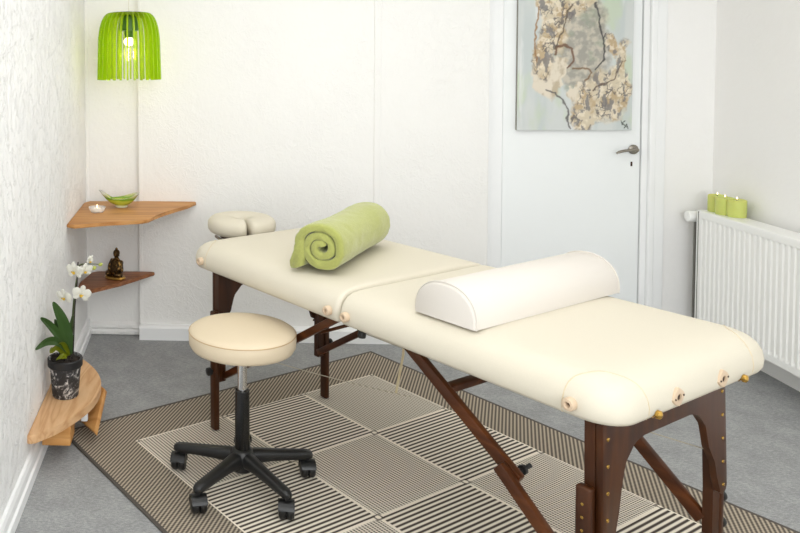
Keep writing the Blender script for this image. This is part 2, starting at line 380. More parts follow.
# ---- painting on the door
def painting():
    x0, x1, z0, z1, dep = 1.68, 2.262, 1.122, 1.94, .02
    yf = YD+.004-dep-.002
    o = thing('painting', 'unframed abstract canvas of ochre rocks on pale blue grey hanging on the white door', 'painting', ((x0+x1)/2, YD, z0))
    cx_, cy_ = (x0+x1)/2, YD
    nu, nv = 200, 270
    me = bpy.data.meshes.new('canvas')
    vs = []; cols = []
    def fb(x, y, s, o_=4): return mn.fractal((x*s, y*s, 3.7), 1.0, 2.0, o_)
    # shapes in picture units of the visible part (x 0..115, y up 0..160)
    def ell(x, y, cx, cy, rx, ry, a=0):
        ca, sa = math.cos(a), math.sin(a); dx, dy = x-cx, y-cy
        return math.hypot((dx*ca+dy*sa)/rx, (-dx*sa+dy*ca)/ry)
    ochre = [(34,112,14,34,.1),(25,78,9,26,.0),(50,126,14,18,.3),(28,140,12,20,0),(60,140,18,14,0),(82,28,26,24,.4),(101,64,8,28,-.15),(94,42,20,24,.2),(66,16,14,20,.0),(108,38,5,18,0),(92,88,8,12,.2)]
    cream = [(30,56,14,22,.1),(24,48,10,14,0),(38,64,12,12,0),(60,40,10,10,0)]
    grey = [(66,100,24,42,.05),(62,70,26,26,0),(50,92,16,20,0)]
    curves = [([(76,132),(80,112),(84,92),(85,72),(78,62)],1.5,(60,58,60)),([(37,78),(38,87),(46,88),(54,84),(55,72),(50,66)],1.9,(104,72,54)),([(29,42),(38,41),(46,32),(50,20),(52,2)],1.4,(84,82,80)),
              ([(56,66),(66,64),(74,58),(70,50)],1.5,(120,92,66)),([(36,84),(48,108),(55,128)],1.3,(92,80,66)),([(20,70),(16,92),(20,128)],1.2,(150,110,70)),([(84,92),(88,100)],1,(60,58,60)),([(76,40),(96,52),(104,70)],1.2,(96,80,70))]
    def dseg(x, y, pts):
        b = 1e9
        for (ax,ay),(bx,by) in zip(pts, pts[1:]):
            dx, dy = bx-ax, by-ay; t = max(0,min(1,((x-ax)*dx+(y-ay)*dy)/(dx*dx+dy*dy))); b = min(b, math.hypot(x-ax-t*dx, y-ay-t*dy))
        return b
    L = lambda a, b, t: tuple(p+(q-p)*t for p, q in zip(a, b))
    ss = lambda e0, e1, x: (lambda t: t*t*(3-2*t))(max(0,min(1,(x-e0)/(e1-e0))))
    for j in range(nv+1):
        for i in range(nu+1):
            x = i/nu*115; y = j/nv*160
            n1 = fb(x,y,.05); n2 = fb(x+50,y,.16); wx = x+6*n1+2.5*n2; wy = y+6*fb(x,y+80,.05)+2.5*fb(x,y+40,.16)
            c = L((206,210,208), (195,202,201), ss(-.3,.5,fb(x*1.0,y*.2,.06)))
            c = L(c, (196,208,184), .8*ss(.1,.6,fb(x+20,y*.5+9,.035)))
            c = L(c, (222,224,224), .7*ss(.2,.6,fb(x*2,y*.3+70,.05)))
            g = min(ell(wx,wy,*e) for e in grey)
            if g < 1.15: c = L(c, L((150,145,134),(196,186,168),ss(-.4,.5,n2)), .8*ss(1.15,.8,g)); c = L(c, (146,156,138), .5*ss(.15,.6,fb(x,y+200,.07)))
            r = min(ell(wx,wy,*e) for e in cream)
            if r < 1.1:
                k = ss(1.1,.85,r); v = fb(x*1.0+3,y*.6,.14)
                c = L(c, L((222,212,194),(190,176,152),ss(-.1,.5,v)), k)
            r = min(ell(wx,wy,*e) for e in ochre)
            if r < 1.15:
                k = .92*ss(1.15,.82,r); d1, d2 = mn.voronoi((wx*.22,wy*.13,1.3))[0][:2]; v = fb(x,y*.7,.11)
                cc = L((210,196,170),(186,162,126),ss(-.3,.4,v)); cc = L(cc,(232,220,198),.8*ss(.0,.4,fb(x+90,y,.2)))
                cc = L(cc,(92,86,84),.85*ss(.15,.03,d2-d1)*ss(-.1,.25,fb(x+7,y+31,.09)))
                cc = L(cc,(116,112,112),.8*ss(.17,.4,fb(x*1.4+40,y*.7,.13)))
                c = L(c, cc, k)
            for pts_, wd, cc in curves:
                wd *= .62
                if dseg(wx*.5+x*.5, wy*.5+y*.5, pts_) < wd*2: c = L(c, cc, .8*ss(wd*1.5,wd*.4,dseg(wx*.5+x*.5,wy*.5+y*.5,pts_)))
            for pts_ in ([(104.5,9.5),(105.5,5.5)],[(108.5,9.5),(105.5,7.4),(108,5)],[(107.5,2),(109.8,6),(111.5,1.5)],[(108.4,3.6),(111,3.4)]):
                if dseg(x, y, pts_) < .55: c = (96,104,100)
            cols.append(srgb(*[max(0,min(255,k)) for k in c]))
            vs.append((x0+(x1-x0)*i/nu-cx_, yf-cy_, (z1-z0)*j/nv))
    fs = [(j*(nu+1)+i, j*(nu+1)+i+1, (j+1)*(nu+1)+i+1, (j+1)*(nu+1)+i) for j in range(nv) for i in range(nu)]
    me.from_pydata(vs, [], fs)
    ca = me.color_attributes.new('paint', 'FLOAT_COLOR', 'POINT'); ca.data.foreach_set('color', [k for c in cols for k in c])
    n = NT('oil_paint'); a = n.node('ShaderNodeVertexColor', layer_name='paint'); n.base(a.outputs[0]); n.set(Roughness=.6)
    n.bump(n.noise(n.coord('Object',(1,1,.4)), 90, 4, .6), .3, .003)
    me.materials.append(n.m); co = bpy.data.objects.new('canvas', me); COL.objects.link(co); co.parent = o
    obj('canvas_edge', box((x0-cx_,yf+.0006-cy_,0), (x1-cx_,YD+.003-cy_,z1-z0)), plain('canvas_edge', srgb(150,148,140), .8), o, False)
painting()

# ------------------------------------------------------------------ rug
UX = Vector((.5549,-.8319,0)); ang_u = math.atan2(UX.y, UX.x)
rug = thing('area_rug', 'grey and cream woven rug of striped squares with dark twill border under the massage table', 'rug', (.8201,3.7455,0), ang_u)
# local x = along the table, local y must run towards the left of the photo
B, NU, NV = .208, 5, 3
def rug_slab(x0,y0,x1,y1,z0,z1,bev): return box((x0,y0,z0),(x1,y1,z1),bev)
RM = Matrix.Scale(-1,4,(0,1,0))
bm = box((-B,-B,.001),(NU*TILE+B,NV*TILE+B,.007)); ro = obj('woven_field', bm, 'rug', rug, False)
ro.scale = (1,-1,1)
bm = NB(); e = .012
X0,X1,Y0,Y1 = -B-e,NU*TILE+B+e,-NV*TILE-B-e,B+e
for lo, hi in (((X0,Y0,.001),(X1,Y0+e*1.2,.008)),((X0,Y1-e*1.2,.001),(X1,Y1,.008)),((X0,Y0,.001),(X0+e*1.2,Y1,.008)),((X1-e*1.2,Y0,.001),(X1,Y1,.008))): add_box(bm, lo, hi, .003)
obj('edge_binding', bm, 'binding', rug)

# ------------------------------------------------------------------ massage table
TC = Vector((.316+.5558*.735, 3.32-.8313*.735, 0)); TA = math.atan2(-.8313,.5558)
tbl = thing('massage_table', 'cream padded folding massage table with dark wooden legs standing on the rug', 'table', TC, TA)
TM = Matrix.Translation(TC)@Matrix.Rotation(TA,4,'Z')
ZT = .762
PROF = [(.656,.022),(.659,.009),(.670,.002),(.690,.0),(.712,.004),(.730,.014),(.743,.028),(.752,.046),(.757,.066),(.760,.092),(.7615,.13),(.7625,.19)]
def rrect(x0,x1,y0,y1,r0,r1,n=10,m=14):     # r0 corners at x0 end, r1 at x1 end
    pts = []
    def arc(cx,cy,r,a0):
        for k in range(n+1):
            a = a0+PI/2*k/n; pts.append((cx+r*math.cos(a), cy+r*math.sin(a)))
    def seg(p,q):
        for k in range(1,m): pts.append((p[0]+(q[0]-p[0])*k/m, p[1]+(q[1]-p[1])*k/m))
    arc(x1-r1,y1-r1,r1,0); seg((x1-r1,y1),(x0+r0,y1)); arc(x0+r0,y1-r0,r0,PI/2); seg((x0,y1-r0),(x0,y0+r0))
    arc(x0+r0,y0+r0,r0,PI); seg((x0+r0,y0),(x1-r1,y0)); arc(x1-r1,y0+r1,r1,1.5*PI); seg((x1,y0+r1),(x1,y1-r1))
    return pts
PY0, PY1, PX = -.338, .418, .877
def pad_loops(side):
    out = []
    for z, d in PROF:
        h = d*.22
        if side < 0: x0, x1, r0, r1 = -PX+d, -.001-h, max(.085-d*.6,.02), max(.020-d*.2,.010)
        else: x0, x1, r0, r1 = .001+h, PX-d, max(.020-d*.2,.010), max(.085-d*.6,.02)
        out.append([(x,y,z) for x, y in rrect(x0,x1,PY0+d,PY1-d,r0,r1)])
    return out
def seam_on(loops, cx, cy, wid, top):       # arc of stitching round an outer corner, on the cushion's skin
    base = loops[3]; n = len(base); L = [0]
    for i in range(n): L.append(L[-1]+math.dist(base[i], base[(i+1) % n]))
    tot = L[-1]; k0 = min(range(n), key=lambda i: math.hypot(base[i][0]-cx, base[i][1]-cy)); s0 = L[k0]
    pts = []
    for q in range(41):
        a = PI*q/40; s = (s0-wid*math.cos(a)) % tot; lv = 1+(top-1)*math.sin(a)**.7
        i = max(k for k in range(n) if L[k] <= s); f = (s-L[i])/max(1e-9,L[i+1]-L[i]); j = int(min(lv,len(loops)-2)); g = lv-j
        P = [Vector(loops[jj][i]).lerp(Vector(loops[jj][(i+1) % n]), f) for jj in (j, j+1)]
        pts.append(P[0].lerp(P[1], g))
    return pts
for side in (-1,1):
    lp = pad_loops(side); c = obj('cushion', loft(lp), 'leather', tbl, angle=60)
    for cy in (PY0,PY1):
        obj('corner_seam', tube(seam_on(lp, side*PX, cy, .112, 8.2), .0016, 6), 'seam', c)
def ring_button(loc, ax, name='side_button'):      # tubular rubber stop on the cushion edge
    m = Matrix.Translation(loc)@{'-y': Matrix.Rotation(PI/2,4,'X'), '+x': Matrix.Rotation(PI/2,4,'Y')}[ax]
    b = obj(name, lathe([(.0055,-.006),(.014,-.006),(.0155,.0),(.0155,.012),(.0135,.016),(.008,.017),(.0055,.014)], 24, mat=m, close=True), 'rubber', tbl)
    obj('button_hole', lathe([(0,.004),(.0065,.004),(.0065,.0042),(0,.0042)], 16, mat=m), 'hole', b)
for x in (-.775,-.040,.038,.770): ring_button((x,PY0,.690), '-y')
for y in (-.085,.128):                              # rounded lozenge sockets on the end of the table
    m = Matrix.Translation((PX-.004,y,.690))@Matrix.Rotation(math.radians(8),4,'X')
    def lz(s, k=1): return [(s*math.cos(a)*(.026 if abs(math.cos(a))<2 else 0)*(1/(abs(math.cos(a))**1.35+abs(math.sin(a))**1.35)**(1/1.35)), s*k*math.sin(a)*.023*(1/(abs(math.cos(a))**1.35+abs(math.sin(a))**1.35)**(1/1.35))) for a in [2*PI*i/32 for i in range(32)]]
    lps = [[(d,a,b) for a, b in lz(s)] for d, s in ((0,1),(.004,1.02),(.007,.97),(.008,.85))]
    inner = [[(d,a*.9,b) for a, b in [(.011*math.cos(2*PI*i/32),.008*math.sin(2*PI*i/32)) for i in range(32)]] for d in (.008,.002)]
    bm = loft(lps+inner); bmesh.ops.transform(bm, matrix=m, verts=bm.verts)
    s = obj('end_socket', bm, 'rubber', tbl)
    bm = lathe([(0,0),(.0075,0),(.0075,.003),(0,.003)], 16, mat=m@Matrix.Translation((.0022,0,0))@Matrix.Rotation(PI/2,4,'Y')); obj('socket_hole', bm, 'hole', s)
    for yy in (-.018,.018): obj('socket_screw', lathe([(.0026,0),(.0026,.0016),(0,.002)], 10, mat=m@Matrix.Translation((.0078,yy,0))@Matrix.Rotation(PI/2,4,'Y')), 'hole', s)
for y in (-.174,.236):                              # brass knobs
    m = Matrix.Translation((PX-.022,y,.668))@Matrix.Rotation(PI/2,4,'Y')
    obj('brass_knob', lathe([(.006,0),(.006,.006),(.011,.008),(.012,.013),(.0075,.016),(.0075,.019),(.0105,.022),(.010,.029),(.006,.032),(0,.033)], 20, mat=m), 'brass', tbl)
# end frames
def arch(yt0,yt1,yb0,yb1,zt,zb,leg,ztop):            # board with an arched cut-out, legs tapering and splaying downwards
    def bez(a,b,c,n=8): return [((1-t)**2*a[0]+2*t*(1-t)*b[0]+t*t*c[0], (1-t)**2*a[1]+2*t*(1-t)*b[1]+t*t*c[1]) for t in [i/n for i in range(n+1)]]
    def half(yt, yb, s):
        P = [(yt,zt),(yb,zb+.02),(yb+s*.006,zb+.006),(yb+s*.018,zb),(yb+s*(leg-.018),zb),(yb+s*(leg-.004),zb+.008),(yb+s*(leg+.010),zb+.05),(yb+s*(leg+.023),zb+.10),(yt+s*(leg+.038),ztop-.11)]
        return P+bez((yt+s*(leg+.046),ztop-.075),(yt+s*(leg+.062),ztop-.006),(yt+s*(leg+.135),ztop))
    return half(yt0,yb0,1)+half(yt1,yb1,-1)[::-1]
def legset(x, s, zb, holes, ys, knobs):
    # x = outer face of the board, s = +1 towards the foot end
    t = .018; yt0, yt1, yb0, yb1 = ys
    ep = obj('end_panel', prism(arch(yt0,yt1,yb0,yb1,.654,zb,.044,.583), *sorted((x-s*t,x)), plane='yz', bev=.003), 'darkwood', tbl, angle=30)
    zs_ = (.61,.545,.48,.415,.35)
    for f, sy in ((0,-1),(1,1)):
        for z in zs_:
            k = (.654-z)/(.654-zb); y = (yt0+(yb0-yt0)*k+.020) if sy < 0 else (yt1+(yb1-yt1)*k-.020)
            obj('panel_screw', lathe([(.0050,0),(.0046,.0016),(0,.0026)], 12, mat=Matrix.Translation((x,y,z))@Matrix.Rotation(s*PI/2,4,'Y')), 'brass', ep)
    for sy in (-1,1):
        yo = yb0 if sy < 0 else yb1; yq = yt0 if sy < 0 else yt1
        a, b = sorted((x-s*(t+.0005), x-s*(t+.026)))
        bm = loft([[(a,yy,z),(b,yy,z),(b,yy-sy*.034,z),(a,yy-sy*.034,z)] for yy, z in ((yo,.20),(yo,.33),(yq,.654))])
        obj('upper_leg', bm, 'darkwood', tbl, False)
        a, b = sorted((x-s*(t-.002), x-s*(t+.036))); ya, yb = sorted((yo+sy*.001, yo+sy*.026))
        bm = box((a,ya,.008),(b,yb,.492),.007,3); add_box(bm, (a+.006,ya+.004,.0076),(b-.006,yb-.004,.014),.001)
        lo = obj('lower_leg', bm, 'darkwood', tbl)
        yy = yo+sy*.026
        for z in holes:
            obj('hole_insert', lathe([(.0042,0),(.0036,.0014),(0,.0018)], 10, mat=Matrix.Translation(((a+b)/2,yy-sy*.0008,z))@Matrix.Rotation(-sy*PI/2,4,'X')), 'brass', lo)
        for z in knobs:
            if sy < 0 and s > 0: continue
            m = Matrix.Translation(((a+b)/2,yy,z))@Matrix.Rotation(-sy*PI/2,4,'X')
            obj('adjusting_knob', lathe([(.006,0),(.006,.008),(.015,.009),(.017,.014),(.016,.022),(.010,.025),(0,.026)], 18, mat=m), 'black', lo)
legset(.822, 1, .325, (.45,.418,.386,.354,.322), (-.297,.270,-.290,.294), (.285,.212))
legset(-.765, -1, .36, (.45,.418,.386), (-.292,.272,-.292,.272), (.250,))
# folding braces, their cross rails and cables
for sy, y in ((-1,-.262),(1,.245)):
    bm = NB(); add_bar(bm, (.215,y,.648), (.590,y,.398), .022, .036, .005); obj('brace', bm, 'brace', tbl)
    bm = NB(); add_bar(bm, (.545,y+sy*.024,.428), (.775,y+sy*.024,.232), .022, .036, .005); br = obj('brace', bm, 'brace', tbl)
    m = Matrix.Translation((.572,y-.011 if sy < 0 else y-.012,.41))@Matrix.Rotation(-PI/2 if sy<0 else PI/2,4,'X')
    obj('brace_knob', add_tube(lathe([(.007,0),(.007,.02),(.013,.022),(.013,.032),(0,.033)], 14, mat=Matrix.Translation((.572,y+.011,.41))@Matrix.Rotation(-PI/2,4,'X')), [(.572,y+.035,.41),(.585,y+.055,.425)], .006, 8), 'black', br)
    bm = NB(); add_bar(bm, (-.072,y,.645), (-.725,y,.219), .022, .026, .004); obj('brace', bm, 'brace', tbl)
bm = NB(); add_bar(bm, (.345,-.25,.552), (.345,.235,.552), .034, .020, .004); obj('cross_rail', bm, 'brace', tbl)
bm = NB(); add_bar(bm, (-.185,-.235,.556), (-.025,-.235,.634), .014, .011, .002); st = obj('centre_strut', bm, 'brace', tbl)
obj('strut_rod', tube([(-.03,-.235,.632),(-.01,-.225,.607)], .006, 10), 'black', st)
obj('strut_knob', lathe([(0,-.014),(.012,-.010),(.014,0),(.012,.010),(0,.014)], 14, center=(-.006,-.225,.600)), 'black', st)
obj('support_cable', tube([(-.735,-.20,.40),(-.895+.16,-.22,.40),(-.80,-.24,.66)], .0016, 6), 'black', tbl)
def sag(a, b, s=.01): a, b = Vector(a), Vector(b); return [a.lerp(b,t)-Vector((0,0,s*4*t*(1-t))) for t in [i/10 for i in range(11)]]
obj('support_cable', tube(sag((.0,-.21,.60),(.79,.245,.44)), .0018, 6), 'cable', tbl)
obj('support_cable', tube(sag((-.74,-.24,.33),(.0,.0,.345)), .0016, 6), 'cable', tbl)
obj('support_cable', tube(sag((.79,-.24,.62),(.52,.245,.31)), .0016, 6), 'cable', tbl)
obj('hanging_cord', tube([(-.028,0,.65),(-.034,0,.48),(-.065,0,.335)], .004, 8), 'cord', tbl)

# ---- face cradle plugged into the far end
FC = TM@Vector((-1.035,.060,0))
fc = thing('face_cradle', 'cream horseshoe face cradle at the far end of the massage table', 'headrest', (FC.x,FC.y,0), TA)
n = 48; loops = []
RW, RT, ZF = .064, .042, .750
for i in range(n+1):
    a = math.radians(-24+5+350*i/n); rad = Vector((math.cos(a),math.sin(a),0)); c = Vector((.094*rad.x, .090*rad.y, 0))
    e = 1-(max(0,abs(i/n-.5)-.46)/.04)**3*.16
    loops.append([(c+rad*(RW*e*math.copysign(abs(math.cos(b))**.8,math.cos(b)))+Vector((0,0,ZF+RT*e*math.copysign(abs(math.sin(b))**.75,math.sin(b))))) for b in [2*PI*k/20 for k in range(20)]])
obj('ring_cushion', loft(loops), 'leather', fc, angle=80)
obj('support_plate', prism([(.10*math.cos(math.radians(t)),.10*math.sin(math.radians(t))) for t in range(0,360,12)], .694, .7085, 'xy', .003), 'darkwood', fc)
bm = NB()
for y in (-.10,.115): add_tube(bm, smooth_path([(-.09,y*.8,.688),(-.02,y,.688),(.06,y,.688),(.12,y,.690),(.150,y,.690)],5), .007, 10)
obj('support_rods', bm, 'steel', fc)

# ---- rolled towel
def towel():
    a = TM@Vector((-.176,-.250,ZT+.001)); b = TM@Vector((-.405,.226,ZT+.001)); d = (b-a); L = d.length; ax = d.normalized()
    o = thing('rolled_towel', 'lime green fleece towel rolled into a tight roll on the massage table', 'towel', a, math.atan2(ax.y,ax.x)-PI/2)
    # section: x across, z up; the roll's axis is local y; wound inwards from the lower left edge
    R, cz, th = .0800, .0945, .0146; turns = 2.45; N = 150
    cl = [(-.094,.0145),(-.0945,.022),(-.0930,.034)]
    for i in range(N+1):
        t = i/N; an = math.radians(196)-2*PI*turns*t; r = R-(R-.011)*t**.93
        ex = 1+.05*max(0,1-t*5)*max(0,-math.cos(an)); sq = 1+.06*abs(math.sin(2*an))**2*max(0,1-t*1.6); cl.append((r*math.cos(an)*ex*1.06*sq, (cz-.004)+r*math.sin(an)*.97*sq))
    cl = [(x,max(z,.0146+.0004*i/N)) for i, (x, z) in enumerate(cl)]; Nn = len(cl)
    def section(y, puff, ti, wob):
        left = []; right = []
        for i,(x,z) in enumerate(cl):
            p = cl[max(i-1,0)]; q = cl[min(i+1,Nn-1)]; tx, tz = q[0]-p[0], q[1]-p[1]; l = math.hypot(tx,tz) or 1
            nx, nz = -tz/l, tx/l; e = min(1, min(i,Nn-1-i)/3+.35); half = th*ti*e
            wv = 1-.24*wob*max(0,mn.noise((x*75,z*75,y*6)))
            left.append((x+nx*half*wv, z+nz*half*wv)); tw = 1+1.7*math.exp(-(i/9)**2); right.append((x-nx*half*wv*tw, z-nz*half*wv*tw))
        out = []
        for x, z in left+right[::-1]:
            if z < cz: x = x*(1+.14*(1-z/cz))
            if z < .05: z = z**1.5/.05**.5
            k = puff*(1+.035*mn.noise((x*16,z*16,y*11))+.02*mn.noise((x*40,z*40,y*28)))
            out.append((x*k, y+.004*wob*mn.noise((x*25,z*25,4)), max(.0008, cz+(z-cz)*k if z > cz else z)))
        return out
    ys0 = [(0,.97,.66,1),(.003,.985,.85,1),(.010,1.0,.97,1),(.03,1.0,1.0,.8),(.07,.99,1,.6),(.12,.97,1,.5),(.18,.945,1,.5),(.24,.925,1,.5),(.30,.925,1,.5),(.36,.95,1,.5),(.42,.985,1,.5),(L-.05,1.0,1,.5),(L-.02,1.0,.98,.6),(L-.006,.975,.9,1),(L,.93,.7,1)]
    ys = []
    for p, q in zip(ys0, ys0[1:]):
        m_ = max(1, round((q[0]-p[0])/.012)); ys += [tuple(u+(w_-u)*j/m_ for u, w_ in zip(p,q)) for j in range(m_)]
    ys.append(ys0[-1])
    obj('towel_roll', loft([section(*q) for q in ys]), 'towel', o, angle=75)
towel()

# ---- bolster
BO = TM@Vector((.365,-.287,ZT)); 
bol = thing('half_round_bolster', 'white half round bolster cushion lying across the massage table', 'bolster', BO, TA)
def dsec(w,h,n=18):
    P = [(-w/2,0)]
    for k in range(n+1):
        a = PI-PI*k/n; P.append((w/2*math.copysign(abs(math.cos(a))**.92,math.cos(a)), .010+(h-.010)*math.sin(a)**.86))
    P.append((w/2,0)); return P
BL = .695
loops = []
for y, s in ((0,.93),(.003,.975),(.010,1),(BL*.5,1.0),(BL-.010,1),(BL-.003,.975),(BL,.93)):
    loops.append([(x*s,y,max(.001,z*s)) for x, z in dsec(.207,.107)])
bo = obj('bolster_cover', loft(loops), 'bolster', bol, angle=50)
for y in (.008,BL-.008): obj('piping', tube([(x*1.004,y,z*1.004+.001) for x, z in dsec(.207,.107)], .0022, 6, closed=True), 'bolster', bo)

# ------------------------------------------------------------------ stool
ST = (.152,2.735,0.008)
st = thing('rolling_stool', 'round cream padded stool on five black castors standing in front of the massage table', 'stool', ST, 0)
zs = .574-.008
obj('seat', lathe([(0,zs-.080),(.165,zs-.080),(.178,zs-.075),(.1855,zs-.062),(.1870,zs-.040),(.1860,zs-.021),(.1825,zs-.0150),(.176,zs-.0105),(.160,zs-.005),(.12,zs+.001),(.06,zs+.005),(0,zs+.006)], 80), 'stool_leather', st, angle=80)
bmr = tube([(.1858*math.cos(2*PI*i/80),.1858*math.sin(2*PI*i/80),zs-.0195) for i in range(80)], .0016, 6, closed=True); obj('seat_seam', bmr, 'stool_seam', st)
obj('gas_lift', lathe([(0,.30),(.0165,.30),(.0165,.474),(.034,.476),(.034,zs-.079),(0,zs-.079)], 24), 'chrome', st)
obj('column_sleeve', lathe([(0,.10),(.0265,.10),(.0255,.333),(.024,.339),(.0172,.340),(0,.340)], 28), 'black_gloss', st)
bm = lathe([(0,.050),(.030,.050),(.040,.058),(.044,.085),(.043,.110),(.035,.126),(.028,.131),(0,.131)], 32)
obj('hub', bm, 'black', st)
# lever bulge behind the column
obj('height_lever', tube(smooth_path([(.0,.02,zs-.084),(.03,.06,zs-.086),(.05,.12,zs-.089)],5), .004, 8), 'black', st)
cast = None
for k in range(5):
    a = math.radians(14.5+72*k); d = Vector((math.cos(a),math.sin(a),0)); p = Vector((-d.y,d.x,0))
    loops = []
    for r, z, hw, hh in ((.020,.094,.026,.028),(.05,.098,.0235,.025),(.10,.095,.0205,.021),(.16,.090,.0190,.0185),(.218,.085,.0185,.0170),(.244,.083,.0175,.0155),(.257,.081,.0125,.012),(.261,.080,.005,.005)):
        loops.append([d*r+p*(hw*math.copysign(abs(math.cos(b))**.7,math.cos(b)))+Vector((0,0,z+hh*math.copysign(abs(math.sin(b))**.7,math.sin(b)))) for b in [2*PI*q/16 for q in range(16)]])
    obj('leg', loft(loops), 'black', st, angle=60)
    cp = d*.243
    sw = math.radians((94,70,80,100,84)[k])
    if cast is None:
        bm = lathe([(0,.052),(.007,.052),(.007,.072),(0,.072)], 10)
        rr, ri = .0330, .0290
        pts = [(rr*math.cos(math.radians(t)),.029+rr*math.sin(math.radians(t))) for t in range(-16,165,8)]
        pts2 = [(ri*math.cos(math.radians(t)),.029+ri*math.sin(math.radians(t))) for t in range(164,-17,-8)]
        add_prism(bm, pts+pts2, -.0265, .0265, 'xz', .0018); add_box(bm, (-.016,-.004,.012), (.016,.004,.056), .002)
        cast = obj('caster', bm, 'black', st, loc=cp, rot=(0,0,sw))
        whl = []
        for q in (-1,1): whl.append(obj('wheel', lathe([(0,-.0125),(.022,-.0125),(.0272,-.0105),(.0285,-.002),(.0278,.005),(.023,.0105),(.012,.012),(0,.0125)], 28, mat=Matrix.Translation((0,q*.0145,.0287))@Matrix.Rotation(-q*PI/2,4,'X')), 'black', cast))
    else:
        c = dup(cast, st, cp, (0,0,sw))
        for q in whl: dup(q, c)

# ------------------------------------------------------------------ corner shelves
def live_shelf(name, label, z, top, th, mat, bev=.006):
    # top: outline in plan; underside set back on the free edges
    o = obj(name, prism(top, z-th, z, 'xy', bev, 3), mat, None, True, angle=35)
    return tag(o, label, 'shelf')
up = [(-.609,3.60),(-.609,4.16),(-.585,4.207),(-.314,4.209),(-.311,4.207),(-.012,4.207),(-.010,4.185),(-.055,4.09),(-.110,4.00),(-.170,3.905),(-.212,3.80),(-.232,3.725),(-.262,3.695),(-.34,3.675),(-.42,3.652),(-.50,3.615),(-.57,3.575)]
live_shelf('corner_shelf', 'large honey coloured live edge corner shelf holding the green glass bowl', .747, up, .018, 'shelfwood')
lw = [(-.609,3.84),(-.609,4.0),(-.575,4.18),(-.54,4.207),(-.314,4.207),(-.245,4.207),(-.235,4.198),(-.30,4.12),(-.36,4.05),(-.396,3.985),(-.44,3.95),(-.52,3.88),(-.58,3.80)]
live_shelf('corner_shelf', 'small dark brown live edge corner shelf holding the bronze statuette', .364, lw, .020, 'shelfdark')
# low D shaped shelf on the left wall
ds = thing('wall_shelf', 'low rounded pine wall shelf on wooden blocks holding the potted orchid', 'shelf', (-.609,3.06,.10))
arc = [(-.609,2.708),(-.588,2.706),(-.553,2.742),(-.506,2.800),(-.450,2.905),(-.410,3.02),(-.400,3.155),(-.432,3.285),(-.505,3.415),(-.570,3.47),(-.609,3.49)]
ap = smooth_path([(x+.609,y-3.06,0) for x, y in arc],5)
obj('board', prism([(p.x,p.y) for p in ap], .045, .076, 'xy', .004), 'pine', ds, angle=35)
obj('support_block', box((.004,-.215,.000),(.132,-.10,.0447),.003), 'pine_edge', ds, angle=35)
obj('support_block', box((.024,-.212,-.030),(.131,-.11,-.0005),.003), 'pine_edge', ds, angle=35)
def on(px, py, z):
    d = CR@np.array([(px-CX)/FPX, 1, -(py-CY)/FPX]); t = (z-CAM_H)/d[2]; return Vector((d[0]*t, d[1]*t, z))-Vector((-.609,3.06,.10))
TRc, BRc, BLc = on(104.5,388.5,.1445), on(94.5,432.5,.055), on(75.5,416,.055); TLc = TRc+(BLc-BRc)
nrm = (BRc-TRc).cross(BLc-BRc).normalized(); nrm = nrm if nrm.y > 0 else -nrm
bm = loft([[p for p in (TRc,BRc,BLc,TLc)], [p+nrm*.022 for p in (TRc,BRc,BLc,TLc)]]); bmesh.ops.bevel(bm, geom=list(bm.edges), offset=.002, segments=1, affect='EDGES')
obj('angled_brace', bm, 'pine_edge', ds, angle=35)
obj('bracket', box((.150,-.075,.0),(.176,-.055,.0447),.003), 'paint', ds)

# ------------------------------------------------------------------ orchid
OP = Vector((-.529,3.050,.1765))
orc = thing('potted_orchid', 'white moth orchid in a dark marbled pot on the low pine wall shelf', 'plant', OP)
pn = NT('dark_marbled_pot'); co = pn.coord('Object',(1,1,1)); f = pn.noise(co, 26, 6, .7, 1.8); pn.base(pn.ramp(f, [(.46, srgb(40,40,42)), (.54, srgb(84,84,86)), (.61, srgb(208,206,202))])); pn.set(Roughness=.6); pn.bump(f,.4,.004)
obj('pot', lathe([(0,0),(.049,0),(.052,.004),(.0625,.118),(.063,.120),(.067,.122),(.068,.150),(.065,.152),(.061,.150),(.058,.125),(0,.125)], 40), pn.m, orc, angle=45)
obj('pot_rim', lathe([(.0675,.121),(.0695,.123),(.0700,.150),(.066,.1535),(.0655,.150),(.0655,.123)], 40, close=True), plain('black_pot_rim', srgb(26,25,26), .5), orc)
bm = NB(); rnd = random.Random(4)
add_lathe(bm, [(0,.143),(.03,.145),(.0595,.139),(.0595,.13),(0,.13)], 24)
for i in range(60):
    a, r = rnd.random()*6.28, .055*rnd.random()**.5; s = .004+.006*rnd.random()
    add_box(bm, (-s,-s*.7,-s*.5),(s,s*.7,s*.5), .001,1, 0, Matrix.Translation((r*math.cos(a),r*math.sin(a),.146))@Matrix.Rotation(rnd.random()*3,4,'Z')@Matrix.Rotation(rnd.random(),4,'X'))
obj('bark_soil', bm, 'soil', orc, False)
def blade(path, wmax, fold=.25, side=None, prof=None):
    P = smooth_path(path, 6); N = len(P); bm = NB(); rows = []
    for i, p in enumerate(P):
        t = i/(N-1); T = (P[min(i+1,N-1)]-P[max(i-1,0)]).normalized()
        S = side.copy() if side is not None else T.cross(Vector((0,0,1)))
        S = (S-T*S.dot(T)).normalized(); U = S.cross(T)
        w = wmax*(math.sin(PI*min(1,max(0,(t*.93+.05)))**.9))**.75+.001 if prof is None else prof(t)*wmax
        rows.append([bm.verts.new(p+S*(w*k)+U*(abs(k)**1.3*w*fold)+U*o) for k, o in ((-1,0),(-.6,0),(-.25,0),(0,-.0015),(.25,0),(.6,0),(1,0))])
    for a, b in zip(rows, rows[1:]):
        for k in range(6): bm.faces.new((a[k],a[k+1],b[k+1],b[k]))
    bmesh.ops.solidify(bm, geom=list(bm.faces), thickness=.0016)
    return bm
YO = OP.y
def lo(px, py, dy=0): return at(px,py,YO+dy)-OP
